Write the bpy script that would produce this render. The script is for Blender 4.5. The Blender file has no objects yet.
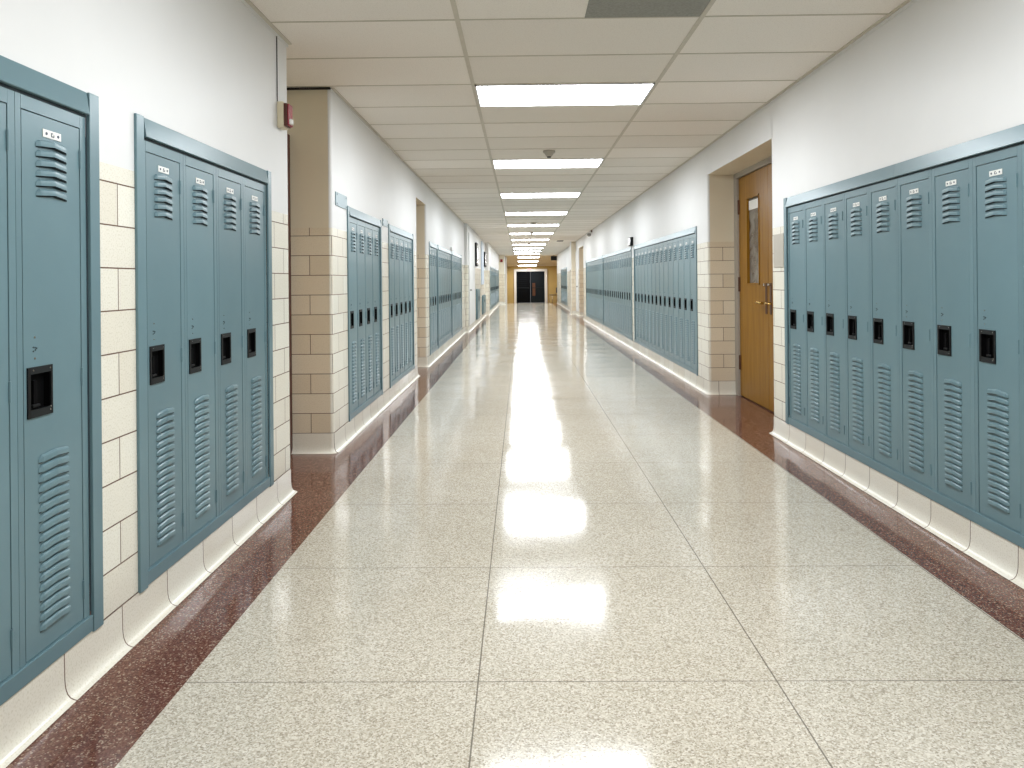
import bpy, bmesh, math, random
from mathutils import Vector, Matrix
random.seed(7)
COL = bpy.context.scene.collection
PI = math.pi

# ------------------------------------------------------------------ dimensions
XL, XR = -1.264, 1.857          # wall planes
ZC = 2.451                      # ceiling
ZT = 1.512                      # top of glazed tile dado
XLB = -1.575                     # back of left recesses
XRB = 2.165                     # back of right recesses
YB, YE = -4.0, 38.2             # corridor ends
BAY = 0.302
ZB0, ZB1 = 0.138, 1.636         # locker body

# ------------------------------------------------------------------ materials
def new_mat(name):
    m = bpy.data.materials.new(name); m.use_nodes = True
    nt = m.node_tree; nt.nodes.clear()
    out = nt.nodes.new('ShaderNodeOutputMaterial')
    b = nt.nodes.new('ShaderNodeBsdfPrincipled')
    nt.links.new(b.outputs[0], out.inputs[0])
    return m, nt, b

def srgb(r, g, b):
    f = lambda c: (c/255/12.92) if c/255 <= .04045 else ((c/255+.055)/1.055)**2.4
    return (f(r), f(g), f(b), 1)

def node(nt, kind, **kw):
    n = nt.nodes.new(kind)
    for k, v in kw.items():
        if k.startswith('i_'):
            key = k[2:]; key = int(key) if key.isdigit() else key.replace('_', ' ')
            n.inputs[key].default_value = v
        else:
            setattr(n, k, v)
    return n

def ramp(nt, src, stops):
    r = nt.nodes.new('ShaderNodeValToRGB')
    e = r.color_ramp.elements
    while len(e) < len(stops): e.new(.5)
    for el, (p, c) in zip(e, stops): el.position = p; el.color = c
    nt.links.new(src, r.inputs[0]); return r

def simple(name, col, rough=.5, metal=0, noise=0, scale=30, spec=.5, bump=0, bscale=60, coat=0):
    m, nt, b = new_mat(name)
    b.inputs['Roughness'].default_value = rough
    b.inputs['Metallic'].default_value = metal
    b.inputs['Specular IOR Level'].default_value = spec
    b.inputs['Coat Weight'].default_value = coat
    b.inputs['Base Color'].default_value = col
    tc = node(nt, 'ShaderNodeTexCoord')
    if noise:
        n = node(nt, 'ShaderNodeTexNoise', i_Scale=scale, i_Detail=4.0)
        nt.links.new(tc.outputs['Object'], n.inputs['Vector'])
        lo = tuple(c*(1-noise) for c in col[:3])+(1,); hi = tuple(min(1, c*(1+noise)) for c in col[:3])+(1,)
        r = ramp(nt, n.outputs['Fac'], [(.3, lo), (.7, hi)])
        nt.links.new(r.outputs[0], b.inputs['Base Color'])
    if bump:
        n2 = node(nt, 'ShaderNodeTexNoise', i_Scale=bscale, i_Detail=3.0)
        nt.links.new(tc.outputs['Object'], n2.inputs['Vector'])
        bp = node(nt, 'ShaderNodeBump', i_Strength=bump, i_Distance=.002)
        nt.links.new(n2.outputs['Fac'], bp.inputs['Height'])
        nt.links.new(bp.outputs[0], b.inputs['Normal'])
    return m

def emit_mat(name, col, strength):
    m, nt, b = new_mat(name)
    b.inputs['Base Color'].default_value = col
    b.inputs['Emission Color'].default_value = col
    b.inputs['Emission Strength'].default_value = strength
    return m

def locker_mat():
    m, nt, b = new_mat('locker_enamel')
    tc = node(nt, 'ShaderNodeTexCoord'); oi = node(nt, 'ShaderNodeObjectInfo')
    n = node(nt, 'ShaderNodeTexNoise', i_Scale=2.5, i_Detail=5.0)
    nt.links.new(tc.outputs['Object'], n.inputs['Vector'])
    r = ramp(nt, n.outputs['Fac'], [(.25, srgb(98, 126, 134)), (.75, srgb(107, 135, 143))])
    hsv = node(nt, 'ShaderNodeHueSaturation')
    mr = node(nt, 'ShaderNodeMapRange'); mr.inputs['To Min'].default_value = .95; mr.inputs['To Max'].default_value = 1.05
    nt.links.new(oi.outputs['Random'], mr.inputs['Value'])
    nt.links.new(mr.outputs[0], hsv.inputs['Value'])
    nt.links.new(r.outputs[0], hsv.inputs['Color'])
    nt.links.new(hsv.outputs[0], b.inputs['Base Color'])
    b.inputs['Roughness'].default_value = .30
    n2 = node(nt, 'ShaderNodeTexNoise', i_Scale=220.0, i_Detail=2.0)
    nt.links.new(tc.outputs['Object'], n2.inputs['Vector'])
    n3 = node(nt, 'ShaderNodeTexNoise', i_Scale=5.0, i_Detail=1.0)
    nt.links.new(tc.outputs['Object'], n3.inputs['Vector'])
    bp = node(nt, 'ShaderNodeBump', i_Strength=.12, i_Distance=.0006)
    nt.links.new(n2.outputs['Fac'], bp.inputs['Height'])
    bp2 = node(nt, 'ShaderNodeBump', i_Strength=.25, i_Distance=.004)
    nt.links.new(n3.outputs['Fac'], bp2.inputs['Height']); nt.links.new(bp.outputs[0], bp2.inputs['Normal'])
    nt.links.new(bp2.outputs[0], b.inputs['Normal'])
    return m

def tile_mat(name, shift, c1=(240, 237, 225), c2=(232, 226, 211)):
    m, nt, b = new_mat(name)
    uv = node(nt, 'ShaderNodeUVMap')
    mp = node(nt, 'ShaderNodeMapping'); mp.inputs['Location'].default_value = (shift, 0, 0)
    nt.links.new(uv.outputs[0], mp.inputs[0])
    br = node(nt, 'ShaderNodeTexBrick', offset=.5, offset_frequency=2, squash=1.0)
    br.inputs['Scale'].default_value = 1.0; br.inputs['Brick Width'].default_value = .297
    br.inputs['Row Height'].default_value = .1325; br.inputs['Mortar Size'].default_value = .0022
    br.inputs['Mortar Smooth'].default_value = .15; br.inputs['Bias'].default_value = 0
    br.inputs['Color1'].default_value = srgb(*c1); br.inputs['Color2'].default_value = srgb(*c2)
    br.inputs['Mortar'].default_value = srgb(104, 76, 60)
    nt.links.new(mp.outputs[0], br.inputs['Vector'])
    vo = node(nt, 'ShaderNodeTexNoise', i_Scale=170.0, i_Detail=3.0)
    nt.links.new(uv.outputs[0], vo.inputs['Vector'])
    sp = ramp(nt, vo.outputs['Fac'], [(.35, (.80, .78, .72, 1)), (.5, (1, 1, 1, 1))])
    mx = node(nt, 'ShaderNodeMix', data_type='RGBA', blend_type='MULTIPLY'); mx.inputs['Factor'].default_value = .6
    nt.links.new(br.outputs['Color'], mx.inputs[6]); nt.links.new(sp.outputs[0], mx.inputs[7])
    nt.links.new(mx.outputs[2], b.inputs['Base Color'])
    rr = ramp(nt, br.outputs['Fac'], [(0, (.22, .22, .22, 1)), (1, (.9, .9, .9, 1))])
    nt.links.new(rr.outputs[0], b.inputs['Roughness'])
    inv = node(nt, 'ShaderNodeMath', operation='SUBTRACT'); inv.inputs[0].default_value = 1
    nt.links.new(br.outputs['Fac'], inv.inputs[1])
    bp = node(nt, 'ShaderNodeBump', i_Strength=.6, i_Distance=.002)
    nt.links.new(inv.outputs[0], bp.inputs['Height']); nt.links.new(bp.outputs[0], b.inputs['Normal'])
    return m

def line_mask(nt, coord, period, phase, half):
    """1 inside a thin line repeated every period"""
    a = node(nt, 'ShaderNodeMath', operation='SUBTRACT'); a.inputs[1].default_value = phase-period/2
    nt.links.new(coord, a.inputs[0])
    w = node(nt, 'ShaderNodeMath', operation='FLOORED_MODULO'); w.inputs[1].default_value = period
    nt.links.new(a.outputs[0], w.inputs[0])
    s = node(nt, 'ShaderNodeMath', operation='SUBTRACT'); s.inputs[1].default_value = period/2
    nt.links.new(w.outputs[0], s.inputs[0])
    ab = node(nt, 'ShaderNodeMath', operation='ABSOLUTE'); nt.links.new(s.outputs[0], ab.inputs[0])
    lt = node(nt, 'ShaderNodeMath', operation='LESS_THAN'); lt.inputs[1].default_value = half
    nt.links.new(ab.outputs[0], lt.inputs[0])
    return lt.outputs[0]

def floor_mat():
    m, nt, b = new_mat('terrazzo')
    tc = node(nt, 'ShaderNodeTexCoord')
    sx = node(nt, 'ShaderNodeSeparateXYZ'); nt.links.new(tc.outputs['Object'], sx.inputs[0])
    v1 = node(nt, 'ShaderNodeTexVoronoi', feature='F1', i_Scale=230.0)
    nt.links.new(tc.outputs['Object'], v1.inputs['Vector'])
    sep = node(nt, 'ShaderNodeSeparateColor'); nt.links.new(v1.outputs['Color'], sep.inputs[0])
    light = ramp(nt, sep.outputs[0], [(0, srgb(152, 142, 126)), (.25, srgb(182, 173, 157)), (.6, srgb(198, 190, 174)), (1, srgb(220, 214, 201))])
    v2 = node(nt, 'ShaderNodeTexVoronoi', feature='F1', i_Scale=230.0)
    nt.links.new(tc.outputs['Object'], v2.inputs['Vector'])
    sep2 = node(nt, 'ShaderNodeSeparateColor'); nt.links.new(v2.outputs['Color'], sep2.inputs[0])
    dark = ramp(nt, sep2.outputs[0], [(0, srgb(76, 42, 32)), (.5, srgb(100, 60, 49)), (.85, srgb(120, 84, 68)), (1, srgb(172, 150, 130))])
    # large mottling
    nz = node(nt, 'ShaderNodeTexNoise', i_Scale=1.7, i_Detail=4.0); nt.links.new(tc.outputs['Object'], nz.inputs['Vector'])
    mo = ramp(nt, nz.outputs['Fac'], [(.3, (.93, .92, .90, 1)), (.7, (1.0, 1.0, 1.0, 1))])
    ml = node(nt, 'ShaderNodeMix', data_type='RGBA', blend_type='MULTIPLY'); ml.inputs['Factor'].default_value = 1
    nt.links.new(light.outputs[0], ml.inputs[6]); nt.links.new(mo.outputs[0], ml.inputs[7])
    # seams
    lx = line_mask(nt, sx.outputs[0], .847, -.132, .0022)
    ly = line_mask(nt, sx.outputs[1], .847, 2.12, .0017)
    mxm = node(nt, 'ShaderNodeMath', operation='MAXIMUM'); nt.links.new(lx, mxm.inputs[0]); nt.links.new(ly, mxm.inputs[1])
    seam = node(nt, 'ShaderNodeMix', data_type='RGBA'); seam.inputs[7].default_value = srgb(105, 98, 88)
    sf = node(nt, 'ShaderNodeMath', operation='MULTIPLY'); sf.inputs[1].default_value = .85
    nt.links.new(mxm.outputs[0], sf.inputs[0]); nt.links.new(sf.outputs[0], seam.inputs['Factor'])
    nt.links.new(ml.outputs[2], seam.inputs[6])
    # border
    g1 = node(nt, 'ShaderNodeMath', operation='LESS_THAN'); g1.inputs[1].default_value = -.970; nt.links.new(sx.outputs[0], g1.inputs[0])
    g2 = node(nt, 'ShaderNodeMath', operation='GREATER_THAN'); g2.inputs[1].default_value = 1.568; nt.links.new(sx.outputs[0], g2.inputs[0])
    g = node(nt, 'ShaderNodeMath', operation='MAXIMUM'); nt.links.new(g1.outputs[0], g.inputs[0]); nt.links.new(g2.outputs[0], g.inputs[1])
    fin = node(nt, 'ShaderNodeMix', data_type='RGBA')
    nt.links.new(g.outputs[0], fin.inputs['Factor']); nt.links.new(seam.outputs[2], fin.inputs[6]); nt.links.new(dark.outputs[0], fin.inputs[7])
    nt.links.new(fin.outputs[2], b.inputs['Base Color'])
    rn = node(nt, 'ShaderNodeMapRange'); rn.inputs['To Min'].default_value = .07; rn.inputs['To Max'].default_value = .15
    nt.links.new(nz.outputs['Fac'], rn.inputs['Value']); nt.links.new(rn.outputs[0], b.inputs['Roughness'])
    b.inputs['IOR'].default_value = 1.5; b.inputs['Specular IOR Level'].default_value = .28
    nb = node(nt, 'ShaderNodeTexNoise', i_Scale=1.5, i_Detail=1.5); nt.links.new(tc.outputs['Object'], nb.inputs['Vector'])
    bp = node(nt, 'ShaderNodeBump', i_Strength=.6, i_Distance=.011); nt.links.new(nb.outputs['Fac'], bp.inputs['Height'])
    nt.links.new(bp.outputs[0], b.inputs['Normal'])
    return m

def ceiling_mat():
    m, nt, b = new_mat('acoustic_tile')
    tc = node(nt, 'ShaderNodeTexCoord')
    sx = node(nt, 'ShaderNodeSeparateXYZ'); nt.links.new(tc.outputs['Object'], sx.inputs[0])
    n = node(nt, 'ShaderNodeTexNoise', i_Scale=160.0, i_Detail=3.0); nt.links.new(tc.outputs['Object'], n.inputs['Vector'])
    # one tone per tile
    fx = node(nt, 'ShaderNodeMath', operation='MULTIPLY_ADD'); fx.inputs[1].default_value = 1/1.22; fx.inputs[2].default_value = .25
    fy = node(nt, 'ShaderNodeMath', operation='MULTIPLY_ADD'); fy.inputs[1].default_value = 1/.61; fy.inputs[2].default_value = -3.72/.61+20
    nt.links.new(sx.outputs[0], fx.inputs[0]); nt.links.new(sx.outputs[1], fy.inputs[0])
    fl1 = node(nt, 'ShaderNodeMath', operation='FLOOR'); fl2 = node(nt, 'ShaderNodeMath', operation='FLOOR')
    nt.links.new(fx.outputs[0], fl1.inputs[0]); nt.links.new(fy.outputs[0], fl2.inputs[0])
    cb = node(nt, 'ShaderNodeCombineXYZ'); nt.links.new(fl1.outputs[0], cb.inputs[0]); nt.links.new(fl2.outputs[0], cb.inputs[1])
    wn = node(nt, 'ShaderNodeTexWhiteNoise', noise_dimensions='2D'); nt.links.new(cb.outputs[0], wn.inputs['Vector'])
    tone = ramp(nt, wn.outputs['Value'], [(0, srgb(236, 230, 221)), (.5, srgb(241, 235, 227)), (1, srgb(246, 240, 232))])
    fle = ramp(nt, n.outputs['Fac'], [(.34, (.84, .83, .81, 1)), (.46, (1, 1, 1, 1))])
    mu = node(nt, 'ShaderNodeMix', data_type='RGBA', blend_type='MULTIPLY'); mu.inputs['Factor'].default_value = .6
    nt.links.new(tone.outputs[0], mu.inputs[6]); nt.links.new(fle.outputs[0], mu.inputs[7])
    nt.links.new(mu.outputs[2], b.inputs['Base Color'])
    b.inputs['Roughness'].default_value = .95; b.inputs['Specular IOR Level'].default_value = .15
    bp = node(nt, 'ShaderNodeBump', i_Strength=.25, i_Distance=.001); nt.links.new(n.outputs['Fac'], bp.inputs['Height'])
    nt.links.new(bp.outputs[0], b.inputs['Normal'])
    return m

M = {}
M['locker'] = locker_mat()
M['locker_trim'] = M['locker']
M['tileL'] = tile_mat('glazed_block_left', .2025)
M['tileR'] = tile_mat('glazed_block_right', .0095)
M['tileL_shade'] = tile_mat('glazed_block_left_shaded', .2025, (236, 225, 204), (226, 212, 188))  # same tile with the recess shade put into its colour
M['tileR_shade'] = tile_mat('glazed_block_right_shaded', .0095, (236, 225, 204), (226, 212, 188))  # right-hand copy, tinted by the same painted shade
M['paint_shade'] = simple('white_paint_shaded', srgb(226, 216, 194), .5, noise=.02, scale=3)  # wall paint with the warm shade of the recesses mixed in
M['paint'] = simple('white_paint', srgb(226, 226, 225), .45, noise=.015, scale=3, bump=.15, bscale=45)
M['floor'] = floor_mat()
M['ceil'] = ceiling_mat()
M['tbar'] = simple('tee_bar', srgb(205, 198, 184), .6, noise=.04)
M['tbar_thin'] = simple('thin_tee_bar', srgb(196, 188, 172), .6, noise=.04)  # cross bars, a little darker than the long bars
M['lamp'] = emit_mat('lamp_diffuser', (.92, .96, 1.0, 1), 25.5)
M['lamp_frame'] = simple('lamp_frame', srgb(225, 226, 228), .4)
M['black'] = simple('black_plastic', srgb(9, 11, 12), .55, noise=.1, spec=.25)
M['pocket'] = simple('pocket_black', srgb(3, 3, 4), .8, noise=.1, spec=.1)
M['charcoal'] = simple('charcoal_metal', srgb(22, 26, 28), .55, noise=.1, spec=.25)
M['slot'] = simple('slot_shade_and_screws', srgb(38, 52, 58), .7, noise=.05)  # painted shade of louver slots and gaps; also dark screws and pinholes
M['steel'] = simple('bright_steel', srgb(200, 200, 198), .25, .9, noise=.05)
M['plate'] = simple('number_plate_white', srgb(236, 236, 232), .35, noise=.02)
M['plate_ink'] = simple('plate_ink', srgb(84, 92, 104), .5, noise=.05)
M['grey_panel'] = simple('grey_ceiling_panel', srgb(150, 150, 143), .8, noise=.12, scale=90)
M['hole'] = simple('dark_hole', srgb(50, 44, 40), .9, noise=.1)
M['alarm_cream'] = simple('alarm_cream', srgb(214, 203, 176), .4, noise=.03)
M['alarm_red'] = simple('alarm_red', srgb(150, 30, 40), .3, noise=.05)
M['alarm_brown'] = simple('alarm_dark_red', srgb(84, 36, 20), .4, noise=.05)
M['white_plastic'] = simple('white_plastic', srgb(232, 230, 226), .35, noise=.02)
M['frame_grey'] = simple('door_frame_paint', srgb(168, 160, 150), .4, noise=.03)
M['brown_frame'] = simple('brown_door_frame', srgb(82, 40, 26), .4, noise=.1)
M['brass'] = simple('brass', srgb(205, 170, 98), .25, .9, noise=.08)
M['bronze'] = simple('bronze', srgb(92, 58, 40), .4, .5, noise=.1)
M['plate_beige'] = simple('grey_beige_plate', srgb(176, 170, 158), .45, noise=.03)
M['yellow'] = simple('yellow_wall', srgb(196, 168, 106), .6, noise=.05, scale=2)
M['yellow_pale'] = simple('pale_ceiling', srgb(214, 200, 178), .8, noise=.04, scale=3)
M['dark_leaf'] = simple('dark_door', srgb(3, 4, 6), .7, noise=.2, spec=.1)
M['slate_leaf'] = simple('slate_door', srgb(26, 31, 35), .7, noise=.1, spec=.1)
M['chair_black'] = simple('chair_black', srgb(20, 20, 24), .5, noise=.1)
M['red_lit'] = emit_mat('exit_red', (1, .12, .12, 1), 1.5)
M['pale_blue'] = simple('pale_blue_board', srgb(196, 210, 226), .5, noise=.04)
M['dome'] = simple('smoked_dome', srgb(150, 148, 144), .15, noise=.05)

def wood_mat():
    m, nt, b = new_mat('varnished_oak')
    tc = node(nt, 'ShaderNodeTexCoord')
    mp = node(nt, 'ShaderNodeMapping'); mp.inputs['Scale'].default_value = (14, 14, .9)
    nt.links.new(tc.outputs['Object'], mp.inputs[0])
    n = node(nt, 'ShaderNodeTexNoise', i_Scale=2.2, i_Detail=6.0, i_Distortion=.6); nt.links.new(mp.outputs[0], n.inputs['Vector'])
    r = ramp(nt, n.outputs['Fac'], [(.3, srgb(128, 86, 12)), (.5, srgb(142, 98, 20)), (.72, srgb(154, 110, 30))])
    nt.links.new(r.outputs[0], b.inputs['Base Color'])
    b.inputs['Roughness'].default_value = .36; b.inputs['Specular IOR Level'].default_value = .25
    return m
M['wood'] = wood_mat()

def glass_mat():
    m, nt, b = new_mat('door_glass')
    tc = node(nt, 'ShaderNodeTexCoord')
    n = node(nt, 'ShaderNodeTexNoise', i_Scale=5.0, i_Detail=2.0, i_Distortion=1.0); nt.links.new(tc.outputs['Object'], n.inputs['Vector'])
    r = ramp(nt, n.outputs['Fac'], [(.35, srgb(96, 84, 74)), (.6, srgb(150, 146, 138))])
    nt.links.new(r.outputs[0], b.inputs['Base Color'])
    b.inputs['Roughness'].default_value = .06; b.inputs['IOR'].default_value = 1.5
    b.inputs['Transmission Weight'].default_value = .25
    return m
M['glass'] = glass_mat()

# ------------------------------------------------------------------ helpers
def link(name, me, parent=None):
    o = bpy.data.objects.new(name, me); COL.objects.link(o)
    if parent: o.parent = parent
    return o

class MB:
    def __init__(self): self.bm = bmesh.new(); self.mats = []; self.uv = None
    def mi(self, m):
        if m not in self.mats: self.mats.append(m)
        return self.mats.index(m)
    def face(self, pts, m, uvs=None, smooth=False):
        vs = [self.bm.verts.new(p) for p in pts]
        f = self.bm.faces.new(vs); f.material_index = self.mi(m); f.smooth = smooth
        if uvs:
            if self.uv is None: self.uv = self.bm.loops.layers.uv.new('UVMap')
            for l, u in zip(f.loops, uvs): l[self.uv].uv = u
        return f
    def box(self, x0, x1, y0, y1, z0, z1, m, bev=0, skip=''):
        bm2 = bmesh.new()
        v = [bm2.verts.new((x, y, z)) for x in (x0, x1) for y in (y0, y1) for z in (z0, z1)]
        quads = {'x-': (0, 1, 3, 2), 'x+': (4, 6, 7, 5), 'y-': (0, 4, 5, 1), 'y+': (2, 3, 7, 6), 'z-': (0, 2, 6, 4), 'z+': (1, 5, 7, 3)}
        for k, q in quads.items():
            if k not in skip.split(): bm2.faces.new([v[i] for i in q])
        if bev: bmesh.ops.bevel(bm2, geom=bm2.edges[:], offset=bev, segments=2, affect='EDGES', profile=.5)
        self.merge(bm2, m)
    def merge(self, bm2, m, smooth=False, mat=None):
        if mat is not None: bmesh.ops.transform(bm2, matrix=mat, verts=bm2.verts)
        idx = self.mi(m); mp = {}
        for v in bm2.verts: mp[v] = self.bm.verts.new(v.co)
        for f in bm2.faces:
            try: nf = self.bm.faces.new([mp[v] for v in f.verts])
            except ValueError: continue
            nf.material_index = idx; nf.smooth = smooth
        bm2.free()
    def cyl(self, p, r, h, axis, m, r2=None, seg=16, smooth=True):
        bm2 = bmesh.new()
        bmesh.ops.create_cone(bm2, cap_ends=True, segments=seg, radius1=r, radius2=r if r2 is None else r2, depth=h)
        rot = {'z': Matrix.Identity(4), 'x': Matrix.Rotation(PI/2, 4, 'Y'), 'y': Matrix.Rotation(PI/2, 4, 'X')}[axis]
        self.merge(bm2, m, False, Matrix.Translation(p) @ rot)
    def ball(self, p, r, m, sc=(1, 1, 1), seg=16):
        bm2 = bmesh.new(); bmesh.ops.create_uvsphere(bm2, u_segments=seg, v_segments=seg//2, radius=r)
        self.merge(bm2, m, True, Matrix.Translation(p) @ Matrix.Diagonal((*sc, 1)))
    def tube(self, pts, r, m, seg=8):
        pts = [Vector(p) for p in pts]
        for a, b in zip(pts[:-1], pts[1:]):
            bm2 = bmesh.new(); d = b-a
            bmesh.ops.create_cone(bm2, cap_ends=True, segments=seg, radius1=r, radius2=r, depth=d.length+r*.6)
            q = d.to_track_quat('Z', 'Y').to_matrix().to_4x4()
            self.merge(bm2, m, True, Matrix.Translation((a+b)/2) @ q)
    def mesh(self, name):
        me = bpy.data.meshes.new(name); self.bm.to_mesh(me); self.bm.free()
        for m in self.mats: me.materials.append(m)
        return me
    def obj(self, name, parent=None): return link(name, self.mesh(name), parent)

def tag(o, label=None, cat=None, group=None, kind=None):
    if label: o['label'] = label
    if cat: o['category'] = cat
    if group: o['group'] = group
    if kind: o['kind'] = kind
    return o
def empty(name, loc, rz=0):
    o = link(name, None); o.location = loc; o.rotation_euler = (0, 0, rz); o.empty_display_size = .1
    return o
def struct(o): return tag(o, kind='structure')
def copy_tree(o, parent=None):
    c = o.copy(); COL.objects.link(c)
    if parent: c.parent = parent
    for ch in list(kids.get(o, [])):
        kids.setdefault(c, []).append(copy_tree(ch, c))
    return c
kids = {}
def child(mb, name, parent):
    o = mb.obj(name, parent); kids.setdefault(parent, []).append(o); return o

# ------------------------------------------------------------------ locker banks (computed first: walls need the holes)
# (side, start edge of surround Y0, number of lockers, description)
P_ = .055
BANKS = [
 ('L', .842, 4, 'front_left', 'nearest left bank'),
 ('L', 2.424, 4, 'second_left', 'left bank just before the open recess'),
 ('L', 5.408, 4, 'third_left', 'left bank just past the open recess'),
 ('L', 7.105, 5, 'fourth_left', 'five-door left bank before the second recess'),
 ('L', 10.26, 3, 'fifth_left', 'short three-door left bank'),
 ('L', 11.33, 7, 'sixth_left', 'seven-door left bank beside the short bank'),
 ('L', 13.60, 7, 'seventh_left', 'last left bank before the white door'),
 ('R', 1.50, 12, 'front_right', 'nearest right bank'),
 ('R', 7.857, 14, 'second_right', 'right bank just past the oak door'),
 ('R', 12.46, 14, 'third_right', 'middle right bank beyond the black box'),
 ('R', 16.82, 14, 'fourth_right', 'right bank before the far doorway'),
 ('R', 29.9, 14, 'fifth_right', 'right bank beyond the pilaster'),
 ('F', 26.2, 17, 'eighth_left', 'far left bank beyond the tiled step'),
 ('F', 31.5, 17, 'ninth_left', 'farthest left bank by the end pier'),
]
# nearest right bank is anchored on its far end (Y = 5.225)
def bank_len(n): return n*BAY+2*P_
BANKS = [(s, (5.247-bank_len(n)) if k == 'front_right' else ((2.207-bank_len(n)) if k == 'front_left' else y), n, k, d) for s, y, n, k, d in BANKS]
XF = -1.085        # left wall plane far down the corridor
PL = {'L': XL, 'R': XR, 'F': XF}

# ------------------------------------------------------------------ walls
def round_path(pts, r=.022, n=5):
    out = [pts[0]]
    for i in range(1, len(pts)-1):
        p, a, b = Vector(pts[i]), Vector(pts[i-1]), Vector(pts[i+1])
        d1, d2 = (a-p).normalized(), (b-p).normalized()
        convex = pts_convex.get(pts[i], True)
        if not convex: out.append(pts[i]); continue
        c = p+(d1+d2)*r
        a0 = math.atan2(*(p+d1*r-c).yx); a1 = math.atan2(*(p+d2*r-c).yx)
        da = (a1-a0+PI) % (2*PI)-PI
        for k in range(n+1):
            t = a0+da*k/n; out.append((c.x+r*math.cos(t), c.y+r*math.sin(t)))
    out.append(pts[-1]); return out
pts_convex = {}

def wall(name, pts, tile, s0, holes, zc=ZC, tiles=True, corner=.022, lintels=()):
    """walls follow a plan path; holes: (Y0, Y1, Z0, Z1) cut in the straight runs along Y; lintels: (X, Xback, Y0, Y1, Z)"""
    path = round_path(pts, corner)
    s = s0; runs = []; cur = None
    for (ax, ay), (bx, by) in zip(path[:-1], path[1:]):
        L = math.hypot(bx-ax, by-ay)
        straight = abs(bx-ax) < 1e-6 and L > .1
        if cur is None or straight or cur[1]: cur = (MB(), straight); runs.append(cur)
        mb = cur[0]
        hs = [h for h in holes if straight and abs(h[4]-ax) < .01 and ay-1e-6 <= h[0] and h[1] <= by+1e-6]
        cuts = sorted({0, L} | {h[0]-ay for h in hs} | {h[1]-ay for h in hs})
        zs = sorted({0, zc} | ({ZT} if tiles else set()) | {h[2] for h in hs} | {h[3] for h in hs})
        for c0, c1 in zip(cuts[:-1], cuts[1:]):
            for z0, z1 in zip(zs[:-1], zs[1:]):
                if any(h[0]-ay <= c0+1e-6 and c1 <= h[1]-ay+1e-6 and h[2] <= z0+1e-6 and z1 <= h[3]+1e-6 for h in hs): continue
                f0, f1 = c0/L, c1/L
                p0 = (ax+(bx-ax)*f0, ay+(by-ay)*f0); p1 = (ax+(bx-ax)*f1, ay+(by-ay)*f1)
                inner = L > .1 and (not straight or ax in (XLB, XRB))  # recess and cross faces get the colours with painted shade
                if tiles and z1 <= ZT+1e-6: m = {M['tileL']: M['tileL_shade'], M['tileR']: M['tileR_shade']}[tile] if inner else tile
                else: m = M['paint_shade'] if inner else M['paint']
                mb.face([(*p0, z0), (*p1, z0), (*p1, z1), (*p0, z1)], m, [(s+c0, z0), (s+c1, z0), (s+c1, z1), (s+c0, z1)])
        s += L
    for mb, _ in runs: struct(mb.obj(name))
    for X, Xb, y0, y1, z in lintels:
        mb = MB()
        mb.face([(X, y0-.03, z), (X, y1+.03, z), (X, y1+.03, zc), (X, y0-.03, zc)], M['paint'], [(0, 0)]*4)
        mb.face([(X, y0-.03, z), (X, y1+.03, z), (Xb, y1+.03, z), (Xb, y0-.03, z)], M['paint_shade'], [(0, 0)]*4)
        struct(mb.obj(name))

def cove(name, pts, tile, s0, side):
    """coved tile base; profile pushed out from the wall on the corridor side"""
    path = round_path(pts, .022)
    prof = [(.003, .1325), (.0035, .10), (.004, .06), (.005, .045), (.0075, .03), (.012, .018), (.019, .009), (.028, .004), (.036, .0015)]
    # unrolled v for shading
    v = [.1318]
    for a, b in zip(prof[:-1], prof[1:]): v.append(v[-1]-math.hypot(a[0]-b[0], a[1]-b[1]))
    v = [.004+(x-v[-1])*(.127/(v[0]-v[-1])) for x in v]
    n = len(path); nor = []
    for i in range(n):
        a = Vector(path[max(i-1, 0)]); b = Vector(path[min(i+1, n-1)]); d0 = (Vector(path[i])-a); d1 = (b-Vector(path[i]))
        ns = []
        for d in (d0, d1):
            if d.length > 1e-9:
                d = d.normalized(); ns.append(Vector((d.y, -d.x))*side)
        m = sum(ns, Vector((0, 0)))/len(ns); m = m/max(m.length_squared, .3)
        nor.append(m)
    mb = MB(); s = s0
    for i in range(n-1):
        L = (Vector(path[i+1])-Vector(path[i])).length
        for j in range(len(prof)-1):
            q = []
            for (k, jj) in ((i, j+1), (i+1, j+1), (i+1, j), (i, j)):
                p = Vector(path[k])+nor[k]*prof[jj][0]; q.append((p.x, p.y, prof[jj][1]))
            mb.face(q, tile, [(s, v[j+1]), (s+L, v[j+1]), (s+L, v[j]), (s, v[j])], smooth=True)
        s += L
    o = mb.obj(name); 
    bm = bmesh.new(); bm.from_mesh(o.data); bmesh.ops.remove_doubles(bm, verts=bm.verts, dist=1e-5); bm.to_mesh(o.data); bm.free()
    return struct(o)

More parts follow.
